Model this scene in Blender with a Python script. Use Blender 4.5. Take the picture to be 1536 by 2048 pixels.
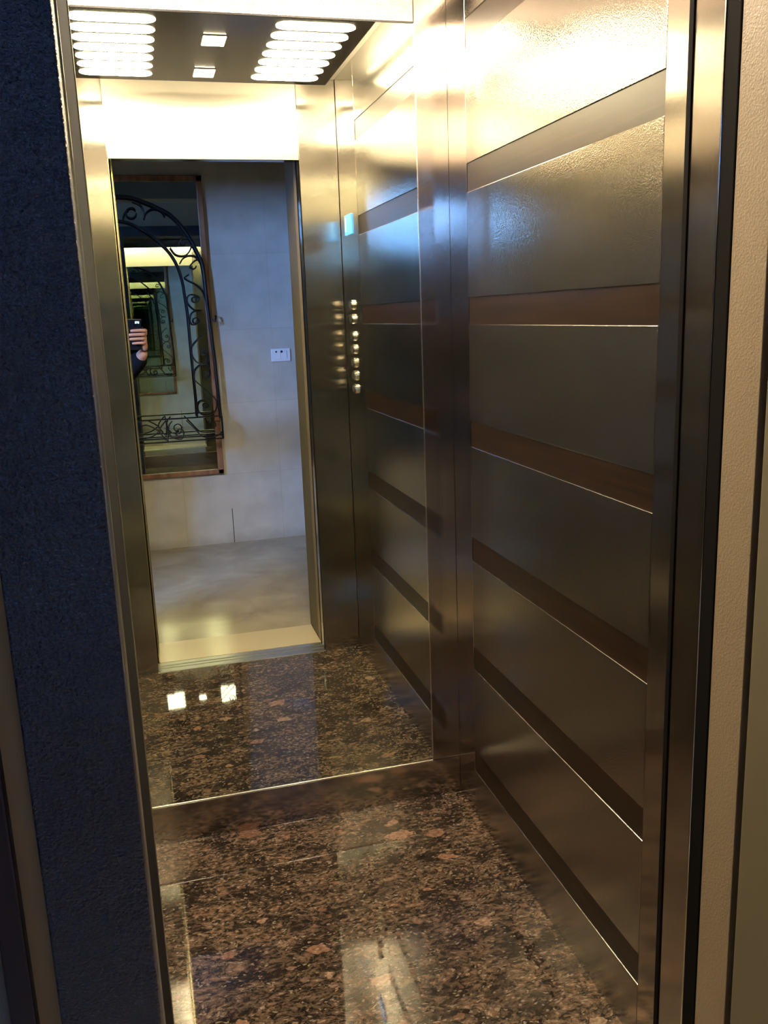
import bpy, bmesh, math, random
from mathutils import Vector, Matrix
random.seed(7)
scn = bpy.context.scene
for o in list(bpy.data.objects): bpy.data.objects.remove(o)
C = scn.collection

# ------------------------------------------------------------------ camera, world, exposure
YAW, PITCH, ROLL = 0.2607, 0.2216, -0.0374
CAM = Vector((-0.8147, -2.2796, 1.4167))
fw = Vector((math.sin(YAW)*math.cos(PITCH), math.cos(YAW)*math.cos(PITCH), -math.sin(PITCH)))
rt0 = Vector((math.cos(YAW), -math.sin(YAW), 0)); up0 = rt0.cross(fw)
rt = math.cos(ROLL)*rt0 + math.sin(ROLL)*up0
up = -math.sin(ROLL)*rt0 + math.cos(ROLL)*up0
CM = Matrix((rt, up, -fw)).transposed().to_4x4(); CM.translation = CAM
cd = bpy.data.cameras.new('camera'); cam = bpy.data.objects.new('camera', cd); C.objects.link(cam)
cam.matrix_world = CM
cd.sensor_fit = 'VERTICAL'; cd.sensor_height = 36.0; cd.sensor_width = 27.0
cd.lens = 1766.2/2048*36.0; cd.clip_start = 0.01; cd.clip_end = 100
scn.camera = cam
scn.view_settings.view_transform = 'Standard'; scn.view_settings.look = 'None'
scn.view_settings.gamma = 1; scn.view_settings.use_curve_mapping = False
scn.view_settings.exposure = 0.0
w = bpy.data.worlds.new('world'); scn.world = w; w.use_nodes = True
w.node_tree.nodes['Background'].inputs[0].default_value = (0.10, 0.13, 0.22, 1)
w.node_tree.nodes['Background'].inputs[1].default_value = 0.02
SLOT_E, SPOT_E, TUBE_E, SUN_E, SKY_E = 105.0, 150.0, 450.0, 285.0, 80.0
scn.cycles.max_bounces = 24; scn.cycles.glossy_bounces = 16; scn.cycles.diffuse_bounces = 4
WARM = (1.0, 0.80, 0.555)
SKYC = (0.20, 0.40, 1.0)

# ------------------------------------------------------------------ materials
def mat(name, color=(.5,.5,.5), rough=.5, metal=0.0, coat=0.0, emis=None, estr=0.0, aniso=0.0, arot=0.0, spec=.5):
    m = bpy.data.materials.new(name); m.use_nodes = True
    b = m.node_tree.nodes['Principled BSDF']
    b.inputs['Base Color'].default_value = (*color, 1)
    b.inputs['Roughness'].default_value = rough; b.inputs['Metallic'].default_value = metal
    b.inputs['Coat Weight'].default_value = coat; b.inputs['Specular IOR Level'].default_value = spec
    b.inputs['Anisotropic'].default_value = aniso; b.inputs['Anisotropic Rotation'].default_value = arot
    if emis: b.inputs['Emission Color'].default_value = (*emis, 1); b.inputs['Emission Strength'].default_value = estr
    return m
def N(m, t, **k):
    n = m.node_tree.nodes.new(t)
    for a, v in k.items():
        if a in n.inputs: n.inputs[a].default_value = v
        else: setattr(n, a, v)
    return n
def L(m, a, ao, b, bi): m.node_tree.links.new(a.outputs[ao], b.inputs[bi])
def BS(m): return m.node_tree.nodes['Principled BSDF']
def coords(m, scale=(1,1,1)):
    t = N(m, 'ShaderNodeTexCoord'); g = N(m, 'ShaderNodeMapping'); g.inputs['Scale'].default_value = scale
    L(m, t, 'Object', g, 'Vector'); return g
def ramp(m, stops):
    r = N(m, 'ShaderNodeValToRGB'); e = r.color_ramp.elements
    while len(e) < len(stops): e.new(.5)
    for x, (p, c) in zip(e, stops): x.position = p; x.color = (*c, 1)
    return r
def bump(m, src, out, strength, dist=.001):
    b = N(m, 'ShaderNodeBump', Strength=strength, Distance=dist); L(m, src, out, b, 'Height'); L(m, b, 'Normal', BS(m), 'Normal'); return b

steel = mat('brushed_steel', (.46,.425,.385), .12, 1, aniso=.6)
def brushed(m):
    tg = N(m, 'ShaderNodeTangent', direction_type='RADIAL', axis='Z'); L(m, tg, 'Tangent', BS(m), 'Tangent')
    g = coords(m, (900,900,4)); n = N(m, 'ShaderNodeTexNoise', Scale=1.0, Detail=2.0); L(m, g, 'Vector', n, 'Vector')
    g2 = coords(m, (1.5,1.5,5)); n2 = N(m, 'ShaderNodeTexNoise', Scale=1.0, Detail=1.0); L(m, g2, 'Vector', n2, 'Vector')
    b1 = N(m, 'ShaderNodeBump', Strength=.10, Distance=.0004); L(m, n, 'Fac', b1, 'Height')
    b2 = N(m, 'ShaderNodeBump', Strength=.35, Distance=.004); L(m, n2, 'Fac', b2, 'Height'); L(m, b1, 'Normal', b2, 'Normal')
    L(m, b2, 'Normal', BS(m), 'Normal')
brushed(steel)
front_steel = mat('front_return_steel', (.46,.435,.40), .15, 1, aniso=.95); brushed(front_steel)
lit_header_steel = mat('lit_header_steel', (.72,.68,.62), .30, 1, aniso=.8); brushed(lit_header_steel)  # front steel again, lightened to stand in for the ceiling light's wash
panel_steel = mat('linen_textured_steel', (.38,.355,.325), .12, 1)
g = coords(panel_steel, (1,1,1)); v = N(panel_steel, 'ShaderNodeTexVoronoi', Scale=420.0); L(panel_steel, g, 'Vector', v, 'Vector')
n = N(panel_steel, 'ShaderNodeTexNoise', Scale=160.0, Detail=4.0); L(panel_steel, g, 'Vector', n, 'Vector')
ad = N(panel_steel, 'ShaderNodeMath', operation='ADD'); L(panel_steel, v, 'Distance', ad, 0); L(panel_steel, n, 'Fac', ad, 1)
bp_ = bump(panel_steel, ad, 'Value', .22, .0006)
def two_lobe(m, rough2, fac, col):
    g2 = N(m, 'ShaderNodeBsdfAnisotropic'); g2.inputs['Color'].default_value = (*col, 1); g2.inputs['Roughness'].default_value = rough2
    mx = N(m, 'ShaderNodeMixShader'); mx.inputs[0].default_value = fac
    out = m.node_tree.nodes['Material Output']; L(m, BS(m), 'BSDF', mx, 1); L(m, g2, 'BSDF', mx, 2); L(m, mx, 'Shader', out, 'Surface')
    if BS(m).inputs['Normal'].links: m.node_tree.links.new(BS(m).inputs['Normal'].links[0].from_socket, g2.inputs['Normal'])
two_lobe(panel_steel, .34, .09, (.40,.37,.34))
leather_steel = mat('leather_grain_steel', (.62,.57,.52), .22, 1)
g = coords(leather_steel, (1,1,1)); v = N(leather_steel, 'ShaderNodeTexVoronoi', feature='DISTANCE_TO_EDGE', Scale=210.0); L(leather_steel, g, 'Vector', v, 'Vector')
bump(leather_steel, v, 'Distance', .5, .0015)
two_lobe(leather_steel, .5, .55, (.68,.62,.56))
mirror_m = mat('silvered_mirror_glass', (.80,.85,.74), .0, 1)
lobby_mirror_m = mat('lobby_mirror_glass', (.62,.70,.64), .0, 1)
chrome = mat('polished_metal_trim', (.85,.80,.70), .18, 1)
alu = mat('aluminium_sill', (.70,.68,.62), .28, 1)
gold = mat('warm_metal_edge', (.72,.62,.40), .25, 1)
wood = mat('dark_walnut_laminate', (.06,.025,.012), .32, 0, spec=.30)
g = coords(wood, (6, 3, 90)); n = N(wood, 'ShaderNodeTexNoise', Scale=1.0, Detail=5.0, Distortion=.6); L(wood, g, 'Vector', n, 'Vector')
r = ramp(wood, [(.3,(.006,.003,.0014)),(.55,(.012,.0055,.0028)),(.75,(.022,.010,.005))]); L(wood, n, 'Fac', r, 'Fac'); L(wood, r, 'Color', BS(wood), 'Base Color')

granite = mat('brown_granite', (.1,.06,.04), .03, 0, spec=.45)
def granite_nodes(m):
    g = coords(m, (.72,1.2,1))
    dn = N(m, 'ShaderNodeTexNoise', Scale=14.0, Detail=4.0); L(m, g, 'Vector', dn, 'Vector')
    mix = N(m, 'ShaderNodeVectorMath', operation='MULTIPLY_ADD'); mix.inputs[1].default_value = (.05,.05,.05)
    L(m, dn, 'Color', mix, 0); L(m, g, 'Vector', mix, 2)
    n1 = N(m, 'ShaderNodeTexNoise', Scale=88.0, Detail=9.0, Roughness=.74, Distortion=.5); L(m, mix, 'Vector', n1, 'Vector')
    r1 = ramp(m, [(.36,(.010,.009,.007)),(.45,(.038,.028,.019)),(.51,(.090,.062,.042)),(.59,(.17,.115,.080)),(.72,(.38,.29,.21))]); L(m, n1, 'Fac', r1, 'Fac')
    nb = N(m, 'ShaderNodeTexNoise', Scale=16.0, Detail=3.0); L(m, mix, 'Vector', nb, 'Vector')
    rb = ramp(m, [(.35,(.35,.35,.38)),(.55,(1,1,1)),(.75,(1.25,1.1,1.0))]); L(m, nb, 'Fac', rb, 'Fac')
    mb1 = N(m, 'ShaderNodeMixRGB', blend_type='MULTIPLY'); mb1.inputs['Fac'].default_value = 1; L(m, r1, 'Color', mb1, 'Color1'); L(m, rb, 'Color', mb1, 'Color2')
    def crystals(prev, sc, lo, t1, f, cols):
        v = N(m, 'ShaderNodeTexVoronoi', Scale=sc, Randomness=1.0); L(m, mix, 'Vector', v, 'Vector')
        n3 = N(m, 'ShaderNodeTexNoise', Scale=sc*4, Detail=4.0); L(m, g, 'Vector', n3, 'Vector')
        a = N(m, 'ShaderNodeMath', operation='MULTIPLY_ADD'); a.inputs[1].default_value = .45; L(m, n3, 'Fac', a, 0); L(m, v, 'Distance', a, 2)
        sep = N(m, 'ShaderNodeSeparateColor'); L(m, v, 'Color', sep, 'Color')
        size = N(m, 'ShaderNodeMapRange'); L(m, sep, 'Red', size, 'Value')
        size.inputs['From Min'].default_value = lo; size.inputs['From Max'].default_value = 1; size.inputs['To Min'].default_value = .18; size.inputs['To Max'].default_value = t1
        lt = N(m, 'ShaderNodeMath', operation='LESS_THAN'); L(m, a, 'Value', lt, 0); L(m, size, 'Result', lt, 1)
        cr = ramp(m, cols); L(m, sep, 'Green', cr, 'Fac')
        n4 = N(m, 'ShaderNodeTexNoise', Scale=120.0, Detail=4.0); L(m, g, 'Vector', n4, 'Vector')
        r4 = ramp(m, [(.35,(.45,.42,.4)),(.6,(1,1,1))]); L(m, n4, 'Fac', r4, 'Fac')
        crm = N(m, 'ShaderNodeMixRGB', blend_type='MULTIPLY'); crm.inputs['Fac'].default_value = 1; L(m, cr, 'Color', crm, 'Color1'); L(m, r4, 'Color', crm, 'Color2')
        fm = N(m, 'ShaderNodeMath', operation='MULTIPLY'); fm.inputs[1].default_value = f; L(m, lt, 'Value', fm, 0)
        mx = N(m, 'ShaderNodeMixRGB'); L(m, fm, 'Value', mx, 'Fac'); L(m, prev, 'Color', mx, 'Color1'); L(m, crm, 'Color', mx, 'Color2'); return mx
    pink = [(.0,(.20,.115,.075)),(.5,(.31,.175,.115)),(1,(.36,.25,.175))]
    c1 = crystals(mb1, 36.0, .40, .55, .5, pink)
    c2 = crystals(c1, 14.0, .66, .62, .9, pink)
    v2 = N(m, 'ShaderNodeTexVoronoi', Scale=230.0); L(m, mix, 'Vector', v2, 'Vector')
    s2 = N(m, 'ShaderNodeSeparateColor'); L(m, v2, 'Color', s2, 'Color')
    gt = N(m, 'ShaderNodeMath', operation='GREATER_THAN'); gt.inputs[1].default_value = .95; L(m, s2, 'Red', gt, 0)
    gm = N(m, 'ShaderNodeMath', operation='MULTIPLY'); gm.inputs[1].default_value = .35; L(m, gt, 'Value', gm, 0)
    mx2 = N(m, 'ShaderNodeMixRGB'); L(m, gm, 'Value', mx2, 'Fac'); L(m, c2, 'Color', mx2, 'Color1'); mx2.inputs['Color2'].default_value = (.50,.42,.33,1)
    hs = N(m, 'ShaderNodeHueSaturation', Value=.62, Saturation=.98); L(m, mx2, 'Color', hs, 'Color'); L(m, hs, 'Color', BS(m), 'Base Color')
granite_nodes(granite)

plaster = mat('cream_stone_cladding', (.62,.56,.47), .55)
def cladding(m, base, dark):
    g = coords(m, (1,1,1)); n = N(m, 'ShaderNodeTexNoise', Scale=7.0, Detail=6.0); L(m, g, 'Vector', n, 'Vector')
    sw = N(m, 'ShaderNodeSeparateXYZ'); L(m, g, 'Vector', sw, 'Vector'); cb = N(m, 'ShaderNodeCombineXYZ'); L(m, sw, 'X', cb, 'X'); L(m, sw, 'Z', cb, 'Y')
    br = N(m, 'ShaderNodeTexBrick', Scale=1.0); br.offset = .0
    br.inputs['Brick Width'].default_value = .62; br.inputs['Row Height'].default_value = .45; br.inputs['Mortar Size'].default_value = .002
    br.inputs['Color1'].default_value = (1,1,1,1); br.inputs['Color2'].default_value = (.93,.93,.93,1); br.inputs['Mortar'].default_value = (.86,.85,.84,1)
    L(m, cb, 'Vector', br, 'Vector')
    r = ramp(m, [(.3,dark),(.65,base)]); L(m, n, 'Fac', r, 'Fac')
    mx = N(m, 'ShaderNodeMixRGB', blend_type='MULTIPLY'); mx.inputs['Fac'].default_value = 1; L(m, r, 'Color', mx, 'Color1'); L(m, br, 'Color', mx, 'Color2')
    # mop dirt splashed along the bottom of the wall
    n2 = N(m, 'ShaderNodeTexNoise', Scale=9.0, Detail=5.0); L(m, g, 'Vector', n2, 'Vector')
    ma = N(m, 'ShaderNodeMath', operation='MULTIPLY_ADD'); ma.inputs[1].default_value = -.16; L(m, n2, 'Fac', ma, 0); L(m, sw, 'Z', ma, 2)
    mr = N(m, 'ShaderNodeMapRange'); L(m, ma, 'Value', mr, 'Value'); mr.inputs['From Min'].default_value = -.10; mr.inputs['From Max'].default_value = .0; mr.inputs['To Min'].default_value = .45; mr.inputs['To Max'].default_value = 0
    mx2 = N(m, 'ShaderNodeMixRGB'); L(m, mr, 'Result', mx2, 'Fac'); L(m, mx, 'Color', mx2, 'Color1'); mx2.inputs['Color2'].default_value = (.16,.13,.10,1)
    L(m, mx2, 'Color', BS(m), 'Base Color')
cladding(plaster, (.56,.50,.40), (.47,.42,.33))
plain_wall = mat('plain_lobby_paint', (.30,.28,.25), .8)
lobby_floor_m = mat('beige_marble_floor', (.5,.42,.30), .14, 0, spec=.5)
g = coords(lobby_floor_m, (1,1,1)); n = N(lobby_floor_m, 'ShaderNodeTexNoise', Scale=4.0, Detail=7.0, Distortion=.7); L(lobby_floor_m, g, 'Vector', n, 'Vector')
r = ramp(lobby_floor_m, [(.3,(.22,.18,.12)),(.7,(.33,.28,.19))]); L(lobby_floor_m, n, 'Fac', r, 'Fac'); L(lobby_floor_m, r, 'Color', BS(lobby_floor_m), 'Base Color')
threshold_m = mat('pale_stone_threshold', (.42,.35,.23), .18)
def hammered(name, col, rough, sc, st, spec=.5):
    m = mat(name, col, rough, spec=spec); g = coords(m, (1,1,1))
    v = N(m, 'ShaderNodeTexVoronoi', feature='SMOOTH_F1', Scale=sc); L(m, g, 'Vector', v, 'Vector')
    n = N(m, 'ShaderNodeTexNoise', Scale=sc*1.7, Detail=2.0); L(m, g, 'Vector', n, 'Vector')
    a = N(m, 'ShaderNodeMath', operation='ADD'); L(m, v, 'Distance', a, 0); L(m, n, 'Fac', a, 1)
    bump(m, a, 'Value', st, .0012); return m
blue_paint = hammered('navy_hammered_paint', (.006,.010,.036), .27, 380.0, 1.0, 1.0)
cream_paint = hammered('cream_hammered_paint', (.19,.145,.09), .45, 330.0, .28)
warm_lit_cream = mat('warm_lit_cream_paint', (.52,.35,.16), .7)  # cream wall strip with the warm bounce light put into its colour
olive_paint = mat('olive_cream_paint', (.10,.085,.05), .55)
black_rubber = mat('black_rubber', (.004,.0035,.0035), .8, spec=.05)
dark_trim = mat('dark_brown_trim', (.045,.025,.028), .5)
dark_slab = mat('dark_ceiling_panel', (.075,.06,.055), .22, .6)
iron = mat('black_wrought_iron', (.012,.011,.010), .45, .3)
frame_wood = mat('reddish_wood_frame', (.26,.11,.055), .45)
g = coords(frame_wood, (30,30,5)); n = N(frame_wood, 'ShaderNodeTexNoise', Scale=1.0, Detail=4.0); L(frame_wood, g, 'Vector', n, 'Vector')
r = ramp(frame_wood, [(.3,(.17,.065,.03)),(.7,(.34,.16,.08))]); L(frame_wood, n, 'Fac', r, 'Fac'); L(frame_wood, r, 'Color', BS(frame_wood), 'Base Color')
white_plastic = mat('white_plastic', (.80,.78,.75), .35)
dark_plastic = mat('dark_plastic', (.02,.02,.02), .4)
slot_e = mat('slot_diffuser', (.9,.9,.9), .5, emis=WARM, estr=SLOT_E)
spot_e = mat('downlight_lens', (.9,.9,.9), .5, emis=(1,.80,.60), estr=SPOT_E)
tube_e = mat('fluorescent_tube', (.9,.9,.9), .5, emis=WARM, estr=TUBE_E)
sky_e = mat('bright_daylit_glass', (.6,.8,1), .5, emis=SKYC, estr=SKY_E)
sun_e = mat('sunlit_glass', (.6,.8,1), .5, emis=(.17,.34,1.0), estr=SUN_E)
display_e = mat('blue_display_glass', (.02,.05,.2), .15, emis=(.10,.42,1.0), estr=3.0)
display_w = mat('pale_display_digit', (.2,.5,.8), .2, emis=(.45,.85,1.0), estr=3.5)
call_e = mat('violet_call_display', (.02,.02,.2), .2, emis=(.10,.06,1.0), estr=5.0)
skin_m = mat('skin', (.46,.23,.15), .5); BS(skin_m).inputs['Subsurface Weight'].default_value = .1
jacket_m = mat('black_jacket_cloth', (.006,.006,.007), .9, spec=.1)
trouser_m = mat('dark_trouser_cloth', (.02,.022,.03), .85)
hair_m = mat('dark_hair', (.015,.010,.008), .6)
shoe_m = mat('black_shoe_leather', (.01,.01,.01), .4)
phone_m = mat('black_phone_glass', (.010,.012,.016), .12)
lens_m = mat('phone_lens', (.005,.005,.01), .03)
flash_m = mat('phone_flash', (.7,.85,1), .3, emis=(.55,.80,1.0), estr=1.2)
ceil_m = mat('pale_cabin_ceiling', (.62,.58,.52), .35, .4)

# ------------------------------------------------------------------ helpers
def tag(o, label=None, cat=None, group=None, kind=None):
    if label: o['label'] = label
    if cat: o['category'] = cat
    if group: o['group'] = group
    if kind: o['kind'] = kind
    return o
def obj(name, bm, m, parent=None, smooth=False, recalc=True):
    if recalc: bmesh.ops.recalc_face_normals(bm, faces=bm.faces)
    me = bpy.data.meshes.new(name); bm.to_mesh(me); bm.free()
    me.materials.append(m)
    if smooth:
        for p in me.polygons: p.use_smooth = True
    o = bpy.data.objects.new(name, me); C.objects.link(o)
    if parent: o.parent = parent
    return o
def empty(name, loc=(0,0,0)):
    o = bpy.data.objects.new(name, None); o.location = loc; o.empty_display_size = .05; C.objects.link(o); return o
def thing(name, label, cat, loc=(0,0,0), group=None):
    return tag(empty(name, loc), label, cat, group)
def rel(o):   # keep world-space mesh coordinates under a parent that is not at the origin
    o.matrix_parent_inverse = Matrix.Translation(-o.parent.location); return o
def bx(bm, x0, x1, y0, y1, z0, z1, bev=0.0):
    t = bmesh.new(); bmesh.ops.create_cube(t, size=1)
    bmesh.ops.transform(t, verts=t.verts, matrix=Matrix.Translation(((x0+x1)/2,(y0+y1)/2,(z0+z1)/2)) @ Matrix.Diagonal((abs(x1-x0),abs(y1-y0),abs(z1-z0),1)))
    if bev: bmesh.ops.bevel(t, geom=list(t.edges), offset=bev, segments=2, affect='EDGES', profile=.5)
    me = bpy.data.meshes.new('t'); t.to_mesh(me); t.free(); bm.from_mesh(me); bpy.data.meshes.remove(me); return bm
def box(*a, bev=0.0): return bx(bmesh.new(), *a, bev=bev)
def part(name, bm, m, parent=None, smooth=False):
    o = obj(name, bm, m, parent, smooth)
    if parent: rel(o)
    return o
def struct(name, bm, m): return tag(obj(name, bm, m), kind='structure')
def tube(bm, pts, r, seg=6, square=False, rends=None):
    pts = [Vector(p) for p in pts]; rings = []; prev = None
    for i, p in enumerate(pts):
        d = (pts[min(i+1,len(pts)-1)] - pts[max(i-1,0)]).normalized()
        if prev is None:
            a = Vector((0,1,0)) if abs(d.y) < .9 else Vector((1,0,0)); u = d.cross(a).normalized()
        else: u = (prev - d*prev.dot(d)).normalized()
        prev = u; v = d.cross(u)
        rr = r if rends is None else r*(rends[0] + (rends[1]-rends[0])*i/(len(pts)-1))
        rings.append([bm.verts.new(p + rr*(math.cos(2*math.pi*k/seg+.785)*u + math.sin(2*math.pi*k/seg+.785)*v)) for k in range(seg)])
    for a, b in zip(rings, rings[1:]):
        for k in range(seg): bm.faces.new((a[k], a[(k+1)%seg], b[(k+1)%seg], b[k]))
    bm.faces.new(rings[0]); bm.faces.new(rings[-1]); return bm
def prism(bm, outline, axis, a, b):
    """outline: list of 2D points, extruded along axis from a to b"""
    def mk(p, t):
        if axis == 0: return (t, p[0], p[1])
        if axis == 1: return (p[0], t, p[1])
        return (p[0], p[1], t)
    A = [bm.verts.new(mk(p, a)) for p in outline]; B = [bm.verts.new(mk(p, b)) for p in outline]; n = len(outline)
    bm.faces.new(A); bm.faces.new(B[::-1])
    for i in range(n): bm.faces.new((A[i], A[(i+1)%n], B[(i+1)%n], B[i]))
    return bm
def stadium(cx, cy, hw, hh, seg=10):
    r = min(hw, hh); o = []
    if hw >= hh: cs = [(cx+hw-r, cy, -90), (cx-hw+r, cy, 90)]
    else: cs = [(cx, cy+hh-r, 0), (cx, cy-hh+r, 180)]
    for x, y, a0 in cs:
        for k in range(seg+1):
            a = math.radians(a0 + 180*k/seg); o.append((x+r*math.cos(a), y+r*math.sin(a)))
    return o
def catmull(P, n=10):
    P = [Vector(p) for p in P]; P = [2*P[0]-P[1]] + P + [2*P[-1]-P[-2]]; out = []
    for i in range(1, len(P)-2):
        for k in range(n):
            t = k/n; a, b, c, d = P[i-1:i+3]
            out.append(.5*((2*b)+(c-a)*t+(2*a-5*b+4*c-d)*t*t+(3*b-a-3*c+d)*t**3))
    out.append(P[-2]); return out

# ------------------------------------------------------------------ the elevator cabin (structure)
XL, XR, YF, ZC = -1.015, 0.0, -1.275, 2.29
JL, JR, ZD = -0.857, -0.152, 2.0
SY0, SY1 = -0.129, -0.988
ZB = [.1354, .4461, .7575, 1.0684, 1.3807, 1.698, 2.0204]; SH = .066
fl = struct('floor', box(XL-.03, XR+.03, YF, .03, -.05, 0), granite)
ce = struct('ceiling', box(XL-.03, XR+.03, YF-.03, .03, ZC, ZC+.04), ceil_m)

def side_wall(name, x, s, cop):
    # s = +1: the wall's body lies towards +x
    root = struct(name, box(x+s*.004, x+s*.04, YF, .03, 0, ZC), steel)
    part('corner_post', box(x, x+s*.004, SY0+.0015, 0, 0, ZC, bev=.0008), steel, root)
    if not cop: part('front_post', box(x, x+s*.004, YF, SY1-.0015, 0, ZC, bev=.0008), steel, root)
    zs = [0] + [z for b in ZB for z in (b, b+SH)] + [ZC]
    for k in range(0, len(zs), 2):
        part('steel_panel', box(x, x+s*.004, SY1, SY0, zs[k], zs[k+1], bev=.0014), panel_steel, root)
    for b in ZB:
        part('wood_strip', box(x+s*.002, x+s*.004, SY1, SY0, b, b+SH), wood, root)
    return root
side_wall('wall_right', XR, 1, True)
side_wall('wall_left', XL, -1, False)

# back wall: steel around the mirror
MX0, MX1, MZ0, MZ1 = -.930, -.0855, .121, 2.111
wb = struct('wall_back', box(XL, XR, .004, .04, 0, ZC), steel)
part('lower_panel', box(XL, XR, 0, .004, 0, MZ0-.002, bev=.001), steel, wb)
part('side_panel', box(MX1+.001, XR, 0, .004, MZ0, ZC, bev=.0008), steel, wb)
part('side_panel', box(XL, MX0-.001, 0, .004, MZ0, ZC, bev=.0008), steel, wb)
part('upper_panel', box(MX0, MX1, 0, .004, MZ1+.002, ZC, bev=.001), leather_steel, wb)
mt = thing('wall_mirror', 'tall frameless mirror covering the back wall of the elevator cabin', 'mirror', ((MX0+MX1)/2, 0, MZ0))
part('mirror_glass', box(MX0, MX1, -.001, .003, MZ0, MZ1), mirror_m, mt)
part('edge_trim', box(MX0, MX1, -.004, .002, MZ0-.003, MZ0+.0015, bev=.001), chrome, mt)
part('edge_trim', box(MX1-.001, MX1+.002, -.003, .002, MZ0, MZ1, bev=.0008), chrome, mt)
part('edge_trim', box(MX0, MX1, -.003, .002, MZ1-.001, MZ1+.003), dark_plastic, mt)

# front wall: two returns and a header, seen in the mirror
wf = struct('wall_front', box(JL-.002, JR+.002, YF-.05, YF-.004, ZD, ZC), steel)
part('header_panel', box(JL+.001, JR-.001, YF-.004, YF, ZD, ZC, bev=.001), lit_header_steel, wf)
part('return_panel', box(JR, XR-.001, YF-.070, YF, 0, ZC, bev=.0015), front_steel, wf)
part('return_panel', box(XL, JL, YF-.070, YF, 0, ZC, bev=.0015), front_steel, wf)
part('jamb_gasket', box(JR-.002, JR+.002, YF-.013, YF-.003, 0, ZD, bev=.001), black_rubber, wf)
part('jamb_gasket', box(JL-.001, JL+.001, YF-.012, YF-.005, 0, ZD), black_rubber, wf)
part('sliding_door_edge', box(JR+.001, JR+.10, YF-.097, YF-.0705, 0, ZD+.05, bev=.002), black_rubber, wf)
part('sliding_door_edge', box(JL-.10, JL+.001, YF-.112, YF-.0705, 0, ZD+.05, bev=.002), black_rubber, wf)
part('edge_trim', box(JL-.0005, JL+.0022, YF-.004, YF-.001, 0, ZD), gold, wf)

# door sill with its two running grooves
sill = struct('trim_1', box(JL, JR, YF-.105, YF+.002, -.04, -.004), alu)
for a, b in ((-.100,-.068), (-.060,-.040), (-.032,.004)):
    part('sill_rail', box(JL, JR, YF+a, YF+b, -.006, .002, bev=.001), alu, sill)

# ------------------------------------------------------------------ lit ceiling panel
PZ = 2.225
cp = thing('ceiling_light_panel', 'dark dropped ceiling panel with two rows of glowing rounded slots and two square downlights', 'ceiling light', (-.51, -.62, PZ))
PX0, PX1, PY0, PY1 = -.935, -.075, -1.095, -.14
body = bmesh.new()
ys = [-(.447 + .0935*i) for i in range(7)]
holes = [stadium(-.800, y, .116, .0345) for y in ys] + [stadium(-.236, y, .116, .0345) for y in ys]
spots = [(-.513, -.61), (-.515, -.97)]
# panel body as strips around the openings is replaced by a slab with lenses set 2 mm below its face
bx(body, PX0, PX1, PY0, PY1, PZ, PZ+.012, bev=.0015)
part('panel', body, dark_slab, cp)
for h in holes:
    d = prism(bmesh.new(), h, 2, PZ-.0015, PZ+.004); part('slot_diffuser', d, slot_e, cp)
for sx, sy in spots:
    s = part('downlight', box(sx-.036, sx+.036, sy-.048, sy+.048, PZ-.003, PZ+.002, bev=.001), chrome, cp)
    d = obj('downlight_lens', box(sx-.033, sx+.033, sy-.044, sy+.044, PZ-.005, PZ-.002, bev=.001), spot_e, s); d.matrix_parent_inverse = Matrix.Identity(4); d.matrix_basis = Matrix.Identity(4)
for x in (-.86, -.15):
    part('hanger', box(x-.01, x+.01, -.64, -.62, PZ+.010, ZC), chrome, cp)
for x in (-.90, -.11):
    tb = tube(bmesh.new(), [(x, -1.05, PZ+.034), (x, -.20, PZ+.034)], .008, 10)
    part('fluorescent_tube', tb, tube_e, cp, True)

# ------------------------------------------------------------------ car operating panel on the right wall near the door
co = thing('control_panel', 'steel car operating panel with blue display and a column of buttons beside the cabin door', 'control panel', (0, -1.13, 0))
part('face_plate', box(0, .004, YF+.0005, SY1-.0015, 0.0, ZC, bev=.0008), steel, co)
dp = part('display', box(-.006, .001, -1.185, -1.085, 1.712, 1.784, bev=.002), display_e, co)
obj('display_glow', box(-.0068, -.0055, -1.168, -1.155, 1.724, 1.774), display_w, dp)
rows = [1.451, 1.398, 1.333, 1.283, 1.231, 1.181, 1.129]
for z in rows:
    bz = part('button_bezel', prism(bmesh.new(), stadium(-1.130, z, .030, .0185), 0, -.008, .001), chrome, co)
    bmx = bmesh.new(); prism(bmx, stadium(-1.130, z, .023, .012), 0, -.0105, -.006)
    obj('push_button', bmx, dark_plastic, bz)

# ------------------------------------------------------------------ the landing: reveal, frame, facade
FY = -1.64
OL, OR_, ZO = -.8466, -.150, 2.055
# right reveal: cream jamb, groove, olive wall thickness
door = tag(empty('door_1'), 'navy hammered metal landing door frame around the elevator opening', 'door frame', kind='structure')
fr = part('frame_post', box(-.921, OL, FY-.004, FY+.03, 0, ZO+.075, bev=.0015), blue_paint, door); fr['label'] = 'dark blue hammered face of the left frame post'
part('frame_post', box(OR_+.012, -.075, FY-.004, FY+.02, 0, ZO+.075, bev=.0015), blue_paint, door)
part('frame_head', box(OL, OR_+.012, FY-.004, FY+.26, ZO, ZO+.075, bev=.0015), blue_paint, door)
jb = part('cream_jamb', box(OR_, OR_+.05, -1.434, -1.3725, 0, ZO, bev=.001), cream_paint, door); jb['label'] = 'cream hammered jamb face on the right'
part('jamb_lining', box(OR_+.001, OR_+.05, FY+.004, -1.443, 0, ZO, bev=.003), olive_paint, door)
part('jamb_groove', box(OR_+.012, OR_+.05, -1.46, -1.371, 0, ZO), black_rubber, door)
part('jamb_lining', box(OL-.05, OL, FY+.0305, -1.392, 0, ZO), black_rubber, door)
part('frame_edge', box(OL-.004, OL+.001, -1.391, -1.386, 0, ZO), gold, door)
part('frame_edge', box(OL-.001, OL+.0015, FY+.030, FY+.033, 0, ZO), gold, door)

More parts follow.
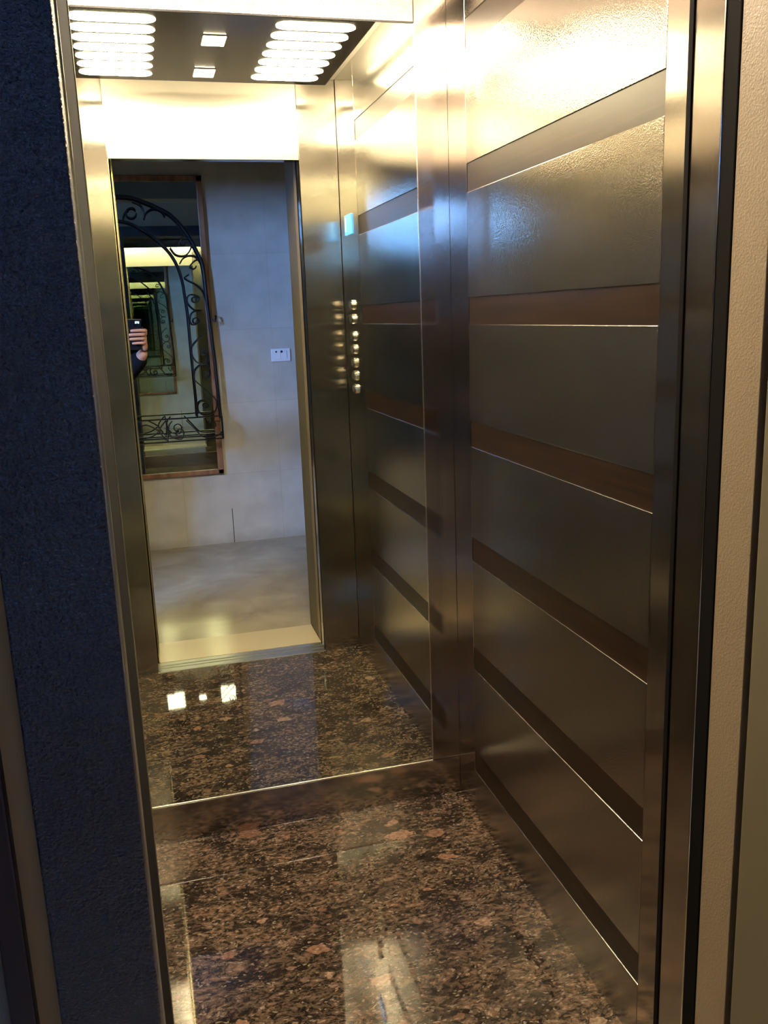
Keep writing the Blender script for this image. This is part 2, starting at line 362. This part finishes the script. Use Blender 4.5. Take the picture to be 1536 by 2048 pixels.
# facade wall beside and above the opening
wfa = struct('wall_landing', box(-.075, 1.6, FY+.012, FY+.25, 0, 2.75), plaster)
part('wall_section', box(-.921, -.075, FY+.012, FY+.25, ZO+.075, 2.75), plaster, wfa)
part('wall_section', box(-.9385, -.921, FY+.008, FY+.25, 0, 2.75), warm_lit_cream, wfa)
part('wall_section', box(-1.45, -.957, FY+.010, FY+.08, 0, 2.75), plain_wall, wfa)
part('wall_section', box(-2.0, -1.45, FY+.012, FY+.08, 2.62, 2.75), plain_wall, wfa)
part('wall_section', box(-3.2, -2.0, FY+.012, FY+.08, 0, 2.75), plain_wall, wfa)
struct('trim_2', box(-.957, -.9385, FY-.004, FY+.2, 0, 2.75, bev=.002), dark_trim)

# landing call display on the right frame post
cl = thing('call_display', 'small violet-lit call display on the right post of the landing door frame', 'display', (-.112, FY, 1.36))
part('housing', box(-.132, -.092, FY-.014, FY-.004, 1.34, 1.48, bev=.003), chrome, cl)
part('screen', box(-.126, -.098, FY-.0155, FY-.013, 1.40, 1.47, bev=.001), call_e, cl)

# ------------------------------------------------------------------ lobby shell behind the camera
LY = -3.343
lf = struct('floor', box(-3.2, 1.6, LY-.05, FY+.02, -.05, -.0), lobby_floor_m)
struct('trim_3', box(OL-.0, OR_+.0, FY+.02, YF-.106, -.05, .0015), threshold_m)
part('floor_section', box(-4.4, -1.3, FY+.02, .0, -.05, 0), lobby_floor_m, lf)
wl = struct('wall_lobby', box(-3.2, 1.6, LY-.12, LY, 0, 2.75), plaster)
part('joint_gap', box(-.3275, -.3225, LY-.001, LY+.0006, 0, .225), dark_trim, wl)
struct('wall_lobby_right', box(1.6, 1.72, LY-.12, FY+.25, 0, 2.75), plain_wall)
struct('wall_lobby_left', box(-3.32, -3.2, LY-.12, FY+.25, 0, 2.75), plain_wall)
struct('ceiling', box(-3.32, 1.72, LY-.12, FY+.08, 2.75, 2.85), plain_wall)
struct('shade_beam', box(-3.2, 1.6, -2.56, -2.36, 2.215, 2.75), plain_wall)  # unseen beam, added to keep daylight off the top of the lobby wall
# stairwell behind the facade, lit by a tall window
struct('wall_stair_right', box(-1.42, -1.30, FY+.08, .0, 0, 3.4), plain_wall)
struct('wall_stair_back', box(-4.4, -1.30, .0, .12, 0, 3.4), plain_wall)
struct('wall_stair_left', box(-4.52, -4.4, FY+.08, .12, 0, 3.4), plain_wall)
struct('ceiling', box(-4.52, -1.30, FY+.08, .12, 3.4, 3.5), plain_wall)
win = struct('window_1', box(-4.20, -2.90, -.025, .0, 2.14, 3.01, bev=.004), white_plastic)
part('window_pane', box(-4.14, -2.96, -.032, -.024, 2.20, 2.95), sun_e, win)
win2 = struct('window_2', box(-2.36, -1.44, -.025, .0, 2.10, 2.78, bev=.004), white_plastic)
for x0, x1 in ((-2.30, -1.92), (-1.88, -1.50)):
    part('window_pane', box(x0, x1, -.032, -.024, 2.16, 2.72), sky_e, win2)

# ------------------------------------------------------------------ framed lobby mirror and its wrought iron arch
GX0, GX1, GZ0, GZ1 = -1.500, -.360, .463, 2.247
lm = thing('framed_mirror', 'large wood-framed mirror on the lobby wall facing the elevator, seen in reflection', 'mirror', ((GX0+GX1)/2, LY, GZ0))
part('mirror_glass', box(GX0+.02, GX1-.02, LY+.001, LY+.012, GZ0+.02, GZ1-.02), lobby_mirror_m, lm)
fwid = .034
part('frame_rail', box(GX0, GX1, LY, LY+.025, GZ0, GZ0+.028, bev=.003), frame_wood, lm)
part('frame_rail', box(GX0, GX1, LY, LY+.025, GZ1-fwid, GZ1, bev=.003), frame_wood, lm)
part('frame_stile', box(GX0, GX0+fwid, LY, LY+.025, GZ0, GZ1, bev=.003), frame_wood, lm)
part('frame_stile', box(GX1-fwid, GX1, LY, LY+.025, GZ0, GZ1, bev=.003), frame_wood, lm)

XC = -.93
ia = thing('wrought_iron_arch', 'black wrought iron arch with scrolls and a shelf rail mounted over the lobby mirror', 'ironwork', (XC, LY, .68))
IY = LY+.050
outer = [(-0.891,2.128),(-0.785,2.123),(-0.701,2.097),(-0.616,2.058),(-0.551,2.018),(-0.491,1.947),(-0.450,1.876),(-0.420,1.809),(-0.396,1.742),(-0.389,1.646),(-0.385,1.517),(-0.377,1.353),(-0.368,1.190),(-0.364,1.050),(-0.361,0.923),(-0.357,0.817)]
inner = [(-0.882,1.996),(-0.799,1.982),(-0.724,1.942),(-0.665,1.896),(-0.612,1.847),(-0.571,1.795),(-0.539,1.725),(-0.520,1.638),(-0.511,1.536),(-0.505,1.430),(-0.503,1.242),(-0.500,1.051),(-0.498,0.935),(-0.500,0.833)]
def arch(pts):
    p = [(x, IY, z) for x, z in pts[::-1]]; q = [(2*XC-x, IY, z) for x, z in pts]; return catmull(p+q, 6)
part('outer_arch', tube(bmesh.new(), arch(outer), .0105, 6), iron, ia, True)
part('inner_arch', tube(bmesh.new(), arch(inner), .0075, 6), iron, ia, True)
SCROLLS = [
  [(-0.478,1.684),(-0.503,1.662),(-0.433,1.619),(-0.399,1.577),(-0.395,1.545)],
  [(-0.424,1.473),(-0.463,1.476),(-0.497,1.512),(-0.499,1.548),(-0.474,1.568),(-0.431,1.551),(-0.435,1.530),(-0.451,1.520),(-0.468,1.525),(-0.472,1.539),(-0.465,1.550),(-0.454,1.552),(-0.448,1.545),(-0.449,1.538)],
  [(-0.424,1.470),(-0.464,1.467),(-0.487,1.447),(-0.494,1.410),(-0.480,1.389),(-0.441,1.398),(-0.441,1.418),(-0.455,1.428),(-0.471,1.424),(-0.477,1.411),(-0.472,1.400),(-0.462,1.398),(-0.455,1.404),(-0.455,1.410)],
  [(-0.419,1.328),(-0.464,1.293),(-0.498,1.252),(-0.499,1.210),(-0.475,1.166),(-0.438,1.150),(-0.414,1.158)],
  [(-0.414,1.158),(-0.400,1.191),(-0.419,1.235),(-0.434,1.234),(-0.444,1.224),(-0.443,1.211),(-0.435,1.204),(-0.426,1.205),(-0.420,1.211),(-0.421,1.218),(-0.425,1.221)],
  [(-0.415,1.149),(-0.458,1.142),(-0.491,1.110),(-0.497,1.068),(-0.493,1.053),(-0.447,1.008),(-0.401,0.964),(-0.376,0.924),(-0.378,0.882),(-0.406,0.845),(-0.440,0.837),(-0.476,0.850),(-0.491,0.881),(-0.484,0.912),(-0.460,0.927),(-0.422,0.909),(-0.421,0.891),(-0.433,0.880),(-0.448,0.881),(-0.455,0.891),(-0.453,0.902),(-0.444,0.907),(-0.437,0.904),(-0.435,0.897)],
  [(-0.415,1.149),(-0.400,1.120),(-0.399,1.077),(-0.413,1.067),(-0.428,1.070),(-0.435,1.081),(-0.433,1.093),(-0.425,1.099),(-0.416,1.097),(-0.412,1.091),(-0.414,1.085)],
  [(-0.404,1.750),(-0.416,1.769),(-0.442,1.758),(-0.468,1.731),(-0.460,1.719),(-0.447,1.716),(-0.436,1.722),(-0.433,1.733)],
  [(-0.575,1.839),(-0.551,1.803),(-0.520,1.791),(-0.487,1.795),(-0.463,1.819),(-0.449,1.846),(-0.449,1.868),(-0.466,1.886),(-0.499,1.888),(-0.510,1.879),(-0.512,1.866),(-0.506,1.857),(-0.496,1.855),(-0.487,1.859),(-0.484,1.867)],
  [(-0.526,1.748),(-0.507,1.775),(-0.474,1.792),(-0.438,1.789),(-0.412,1.769)],
  [(-0.753,2.050),(-0.762,2.060),(-0.776,2.064),(-0.791,2.060),(-0.802,2.050),(-0.807,2.036),(-0.805,2.022),(-0.795,2.012),(-0.781,2.008),(-0.767,2.011),(-0.755,2.022),(-0.750,2.036)],
  [(-0.768,2.103),(-0.728,2.085),(-0.711,2.059),(-0.707,2.029),(-0.711,2.003)],
  [(-0.709,2.003),(-0.697,2.033),(-0.674,2.052),(-0.642,2.059),(-0.607,2.045),(-0.588,2.015)],
  [(-0.825,1.986),(-0.828,2.004),(-0.816,2.034),(-0.792,2.055)],
]
RAIL_SCROLLS = [
  [(-0.357,0.769),(-0.365,0.740),(-0.404,0.716),(-0.446,0.713),(-0.486,0.724),(-0.527,0.773),(-0.572,0.826)],
  [(-0.372,0.808),(-0.401,0.810),(-0.399,0.781),(-0.421,0.767),(-0.438,0.787),(-0.442,0.813)],
  [(-0.655,0.827),(-0.675,0.804),(-0.682,0.767),(-0.665,0.732),(-0.634,0.716),(-0.606,0.716),(-0.593,0.749),(-0.597,0.765),(-0.610,0.775),(-0.625,0.774),(-0.636,0.765),(-0.640,0.750),(-0.634,0.737),(-0.622,0.731),(-0.609,0.734)],
  [(-0.695,0.830),(-0.734,0.775),(-0.699,0.714)],
  [(-0.738,0.773),(-0.776,0.798),(-0.810,0.813),(-0.839,0.807)],
  [(-0.690,0.834),(-0.684,0.767),(-0.692,0.705)],
  [(-0.739,0.767),(-0.781,0.741),(-0.826,0.731)],
]
def both_sides(name, pts, y, r):
    for f in (0, 1):
        p = [((2*XC-x) if f else x, y, z) for x, z in pts]
        part(name, tube(bmesh.new(), catmull(p, 4), r, 5), iron, ia, True)
for p in SCROLLS: both_sides('scroll', p, IY, .0042)
# shelf rail box along the bottom
SX0, SX1, SZ0, SZ1, SYO = 2*XC+.359, -.359, .702, .840, LY+.150
for z in (SZ0, SZ0+.022, SZ1):
    part('rail', tube(bmesh.new(), [(SX0, LY+.004, z), (SX0, SYO, z), (SX1, SYO, z), (SX1, LY+.004, z)], .0048, 6), iron, ia)
for x in (SX0, SX1):
    part('rail_post', tube(bmesh.new(), [(x, SYO, SZ0), (x, SYO, SZ1)], .006, 6), iron, ia)
for p in RAIL_SCROLLS: both_sides('rail_scroll', p, SYO, .004)
part('mount_hook', tube(bmesh.new(), [(-.365, IY, 1.415), (-.345, LY+.06, 1.405), (-.338, LY+.04, 1.435), (-.340, LY, 1.435)], .006, 6), iron, ia)
part('mount_hook', tube(bmesh.new(), [(2*XC+.365, IY, 1.415), (2*XC+.345, LY+.06, 1.405), (2*XC+.340, LY, 1.435)], .006, 6), iron, ia)

# switch plate
sp = thing('switch_plate', 'white wall switch plate with two small dark controls on the lobby wall', 'switch', (.049, LY, 1.14))
part('plate', box(-.012, .110, LY, LY+.009, 1.142, 1.222, bev=.003), white_plastic, sp)
part('rocker', box(.012, .048, LY+.008, LY+.013, 1.158, 1.206, bev=.002), white_plastic, sp)
part('rocker', box(.052, .088, LY+.008, LY+.013, 1.158, 1.206, bev=.002), white_plastic, sp)
part('socket_hole', tube(bmesh.new(), [(.054, LY+.012, 1.203), (.054, LY+.0145, 1.203)], .008, 10), dark_plastic, sp)
part('socket_hole', tube(bmesh.new(), [(.020, LY+.012, 1.203), (.020, LY+.0145, 1.203)], .006, 10), dark_plastic, sp)

# ------------------------------------------------------------------ phone in the photographer's hand (behind the lens)
HX = -.022
def cl_(x, y, z): return CM @ Vector((x+HX, y, z))
ph = thing('smartphone', 'black smartphone held upright in the photographer\'s right hand', 'phone', CAM)
def local_part(name, bm, m, parent, smooth=False):
    o = obj(name, bm, m, parent, smooth); bmq = CM.copy()
    o.matrix_parent_inverse = Matrix.Identity(4); o.matrix_basis = Matrix.Translation(-parent.location) @ bmq; return o
local_part('phone_body', box(-.020+HX, .055+HX, -.138, .014, .006, .014, bev=.003), phone_m, ph)
lens = bmesh.new()
for (x, y, r) in ((-.004,-.016,.006), (.010,-.004,.004)):
    tube(lens, [(x, y, .008), (x, y, .0035)], r, 16)
local_part('camera_lens', lens, lens_m, ph)
local_part('flash', box(.022+HX, .042+HX, -.008, .003, .0035, .007, bev=.001), flash_m, ph)

# ------------------------------------------------------------------ photographer
pr = thing('person', 'person in black jacket taking the photo with a phone, partly hidden by the door jamb', 'person', (-1.14, -2.72, 0))
def skin_mesh(name, verts, edges, radii, m, parent, sub=2, root=0):
    me = bpy.data.meshes.new(name); me.from_pydata([tuple(v) for v in verts], edges, [])
    me.materials.append(m)
    o = bpy.data.objects.new(name, me); C.objects.link(o); o.parent = parent; rel(o)
    s = o.modifiers.new('skin', 'SKIN'); s.use_smooth_shade = True; s.branch_smoothing = .4
    for i, sv in enumerate(me.skin_vertices[0].data if me.skin_vertices else []): sv.radius = radii[i] if isinstance(radii[i], tuple) else (radii[i], radii[i])
    if me.skin_vertices: me.skin_vertices[0].data[root].use_root = True
    u = o.modifiers.new('sub', 'SUBSURF'); u.levels = sub; u.render_levels = sub
    return o
def skinned(name, chains, m, parent, sub=2):
    """chains: list of lists of (Vector, radius); a chain may start with an int, the index of a vertex it grows from"""
    V, E, R = [], [], []
    for ch in chains:
        prev = None
        for it in ch:
            if isinstance(it, int): prev = it; continue
            V.append(it[0]); R.append(it[1])
            if prev is not None: E.append((prev, len(V)-1))
            prev = len(V)-1
    me = bpy.data.meshes.new(name); me.from_pydata([tuple(v) for v in V], E, []); me.materials.append(m)
    o = bpy.data.objects.new(name, me); C.objects.link(o)
    if parent: o.parent = parent; rel(o)
    bm = bmesh.new(); bm.from_mesh(me); lay = bm.verts.layers.skin.verify(); bm.verts.ensure_lookup_table()
    for i, v in enumerate(bm.verts):
        v[lay].radius = R[i] if isinstance(R[i], tuple) else (R[i], R[i]); v[lay].use_root = (i == 0)
    bm.to_mesh(me); bm.free()
    s = o.modifiers.new('skin', 'SKIN'); s.use_smooth_shade = True; s.use_x_symmetry = False
    u = o.modifiers.new('sub', 'SUBSURF'); u.levels = sub; u.render_levels = sub
    return o
Vv = Vector
wrist = cl_(.078, -.150, .030); fore = cl_(.060, -.215, .085); elbow = Vv((-.965,-2.50,1.085)); shR = Vv((-1.05,-2.75,1.345)); shL = Vv((-1.415,-2.76,1.345))
# body: one continuous figure from the feet to the head and the right hand's fingers
pel = Vv((-1.23,-2.76,.93))
chains = [[(pel,(.155,.10)), (Vv((-1.23,-2.76,1.08)),(.135,.10)), (Vv((-1.23,-2.77,1.25)),(.155,.11)), (Vv((-1.23,-2.77,1.37)),(.10,.085)),
           (Vv((-1.23,-2.755,1.45)),.055), (Vv((-1.228,-2.74,1.52)),.06), (Vv((-1.226,-2.725,1.60)),(.078,.092)), (Vv((-1.225,-2.73,1.68)),(.06,.075))],
          [3, (shR,.058), (elbow,.045), (fore,.034), (wrist,.024)],
          [3, (shL,.058), (Vv((-1.48,-2.79,1.10)),.044), (Vv((-1.47,-2.70,.88)),.030), (Vv((-1.465,-2.68,.80)),.030), (Vv((-1.46,-2.66,.72)),.018)],
          [0, (Vv((-1.14,-2.76,.84)),.088), (Vv((-1.13,-2.745,.48)),.058), (Vv((-1.13,-2.78,.09)),.040), (Vv((-1.12,-2.66,.035)),.034)],
          [0, (Vv((-1.32,-2.76,.84)),.088), (Vv((-1.33,-2.745,.48)),.058), (Vv((-1.34,-2.78,.09)),.040), (Vv((-1.35,-2.66,.035)),.034)]]
skinned('body', chains, skin_m, pr)
# right hand: palm along the phone's right edge, fingers curling round it onto the back
hand = [[(cl_(.078,-.150,.030),.022), (cl_(.072,-.118,.020),(.017,.024)), (cl_(.069,-.085,.014),(.015,.026)), (cl_(.067,-.058,.012),(.012,.020))]]
hchains = [hand[0]]
for i, (y, rr, reach) in enumerate(((-.040,.0076,-.004), (-.060,.0080,-.014), (-.081,.0077,-.010), (-.102,.0068,.004))):
    root = 3 if i < 2 else 2 if i == 2 else 1
    hchains.append([root, (cl_(.072,y,.006),rr*1.15), (cl_(.063,y+.001,-.0065),rr*1.12), (cl_(.040,y+.001,-.0060),rr*1.08), (cl_(reach+.012,y-.001,-.0050),rr*1.0), (cl_(reach,y-.002,-.0035),rr*.85)])
hchains.append([1, (cl_(.072,-.095,.030),.010), (cl_(.055,-.070,.026),.0085), (cl_(.038,-.055,.022),.0075)])
skinned('hand', hchains, skin_m, pr)
# left hand hanging by the hip
lh = [[(Vv((-1.465,-2.68,.80)),.020), (Vv((-1.462,-2.665,.745)),(.014,.024)), (Vv((-1.462,-2.655,.715)),(.012,.024))]]
for k, (dy, ln) in enumerate(((-.024,.060), (-.008,.070), (.008,.066), (.023,.052))):
    lh.append([2, (Vv((-1.462,-2.652+dy,.695)),.0085), (Vv((-1.458,-2.645+dy,.695-ln*.55)),.0078), (Vv((-1.450,-2.645+dy,.695-ln)),.0068)])
lh.append([1, (Vv((-1.452,-2.625,.745)),.010), (Vv((-1.442,-2.610,.712)),.0085)])
skinned('hand', lh, skin_m, pr)
# jacket and trousers wrap the body
jk = [[(Vv((-1.23,-2.76,.86)),(.175,.125)), (Vv((-1.23,-2.76,1.06)),(.155,.118)), (Vv((-1.23,-2.77,1.25)),(.175,.128)), (Vv((-1.23,-2.77,1.38)),(.115,.10)), (Vv((-1.23,-2.76,1.435)),.070)],
      [3, (shR,.075), (elbow,.060), (fore,.048), (cl_(.074,-.178,.050),.040)],
      [3, (shL,.075), (Vv((-1.48,-2.79,1.10)),.060), (Vv((-1.47,-2.70,.88)),.044), (Vv((-1.466,-2.685,.83)),.038)]]
skinned('jacket', jk, jacket_m, pr)
tr = [[(Vv((-1.23,-2.76,.93)),(.160,.115)), (Vv((-1.14,-2.76,.83)),.102), (Vv((-1.13,-2.745,.48)),.075), (Vv((-1.13,-2.775,.12)),.062)],
      [0, (Vv((-1.32,-2.76,.83)),.102), (Vv((-1.33,-2.745,.48)),.075), (Vv((-1.34,-2.775,.12)),.062)]]
skinned('trousers', tr, trouser_m, pr)
for x in (-1.125, -1.345):
    skinned('shoe', [[(Vv((x,-2.80,.050)),(.046,.048)), (Vv((x,-2.72,.045)),(.045,.042)), (Vv((x,-2.63,.034)),(.044,.032)), (Vv((x,-2.58,.030)),(.030,.022))]], shoe_m, pr)
# head details
def ball(bm, c, r, s=(1,1,1)):
    bmesh.ops.create_uvsphere(bm, u_segments=20, v_segments=14, radius=r, matrix=Matrix.Translation(c) @ Matrix.Diagonal((*s,1)))
    return bm
hb = bmesh.new(); ball(hb, (-1.226,-2.752,1.635), .097, (.92,1.08,1.05))
for v_ in [v_ for v_ in hb.verts if v_.co.y > -2.705 and v_.co.z < 1.672]: v_.co.y = -2.705 - (v_.co.y+2.705)*.2
part('hair', hb, hair_m, pr, True)
fb = bmesh.new(); ball(fb, (-1.226,-2.712,1.585), .075, (.88,.9,1.25)); ball(fb, (-1.226,-2.640,1.580), .013, (.8,1,1.5)); ball(fb, (-1.308,-2.735,1.585), .02, (.4,.8,1.3)); ball(fb, (-1.144,-2.735,1.585), .02, (.4,.8,1.3))
part('face', fb, skin_m, pr, True)
for ex in (-1.256, -1.196): part('eye', ball(bmesh.new(), (ex,-2.652,1.605), .011, (1,.6,.6)), dark_plastic, pr, True)
mb_ = bmesh.new(); ball(mb_, (-1.226,-2.647,1.538), .018, (1.2,.4,.3)); part('mouth', mb_, mat('lips',(.35,.12,.10),.5), pr, True)
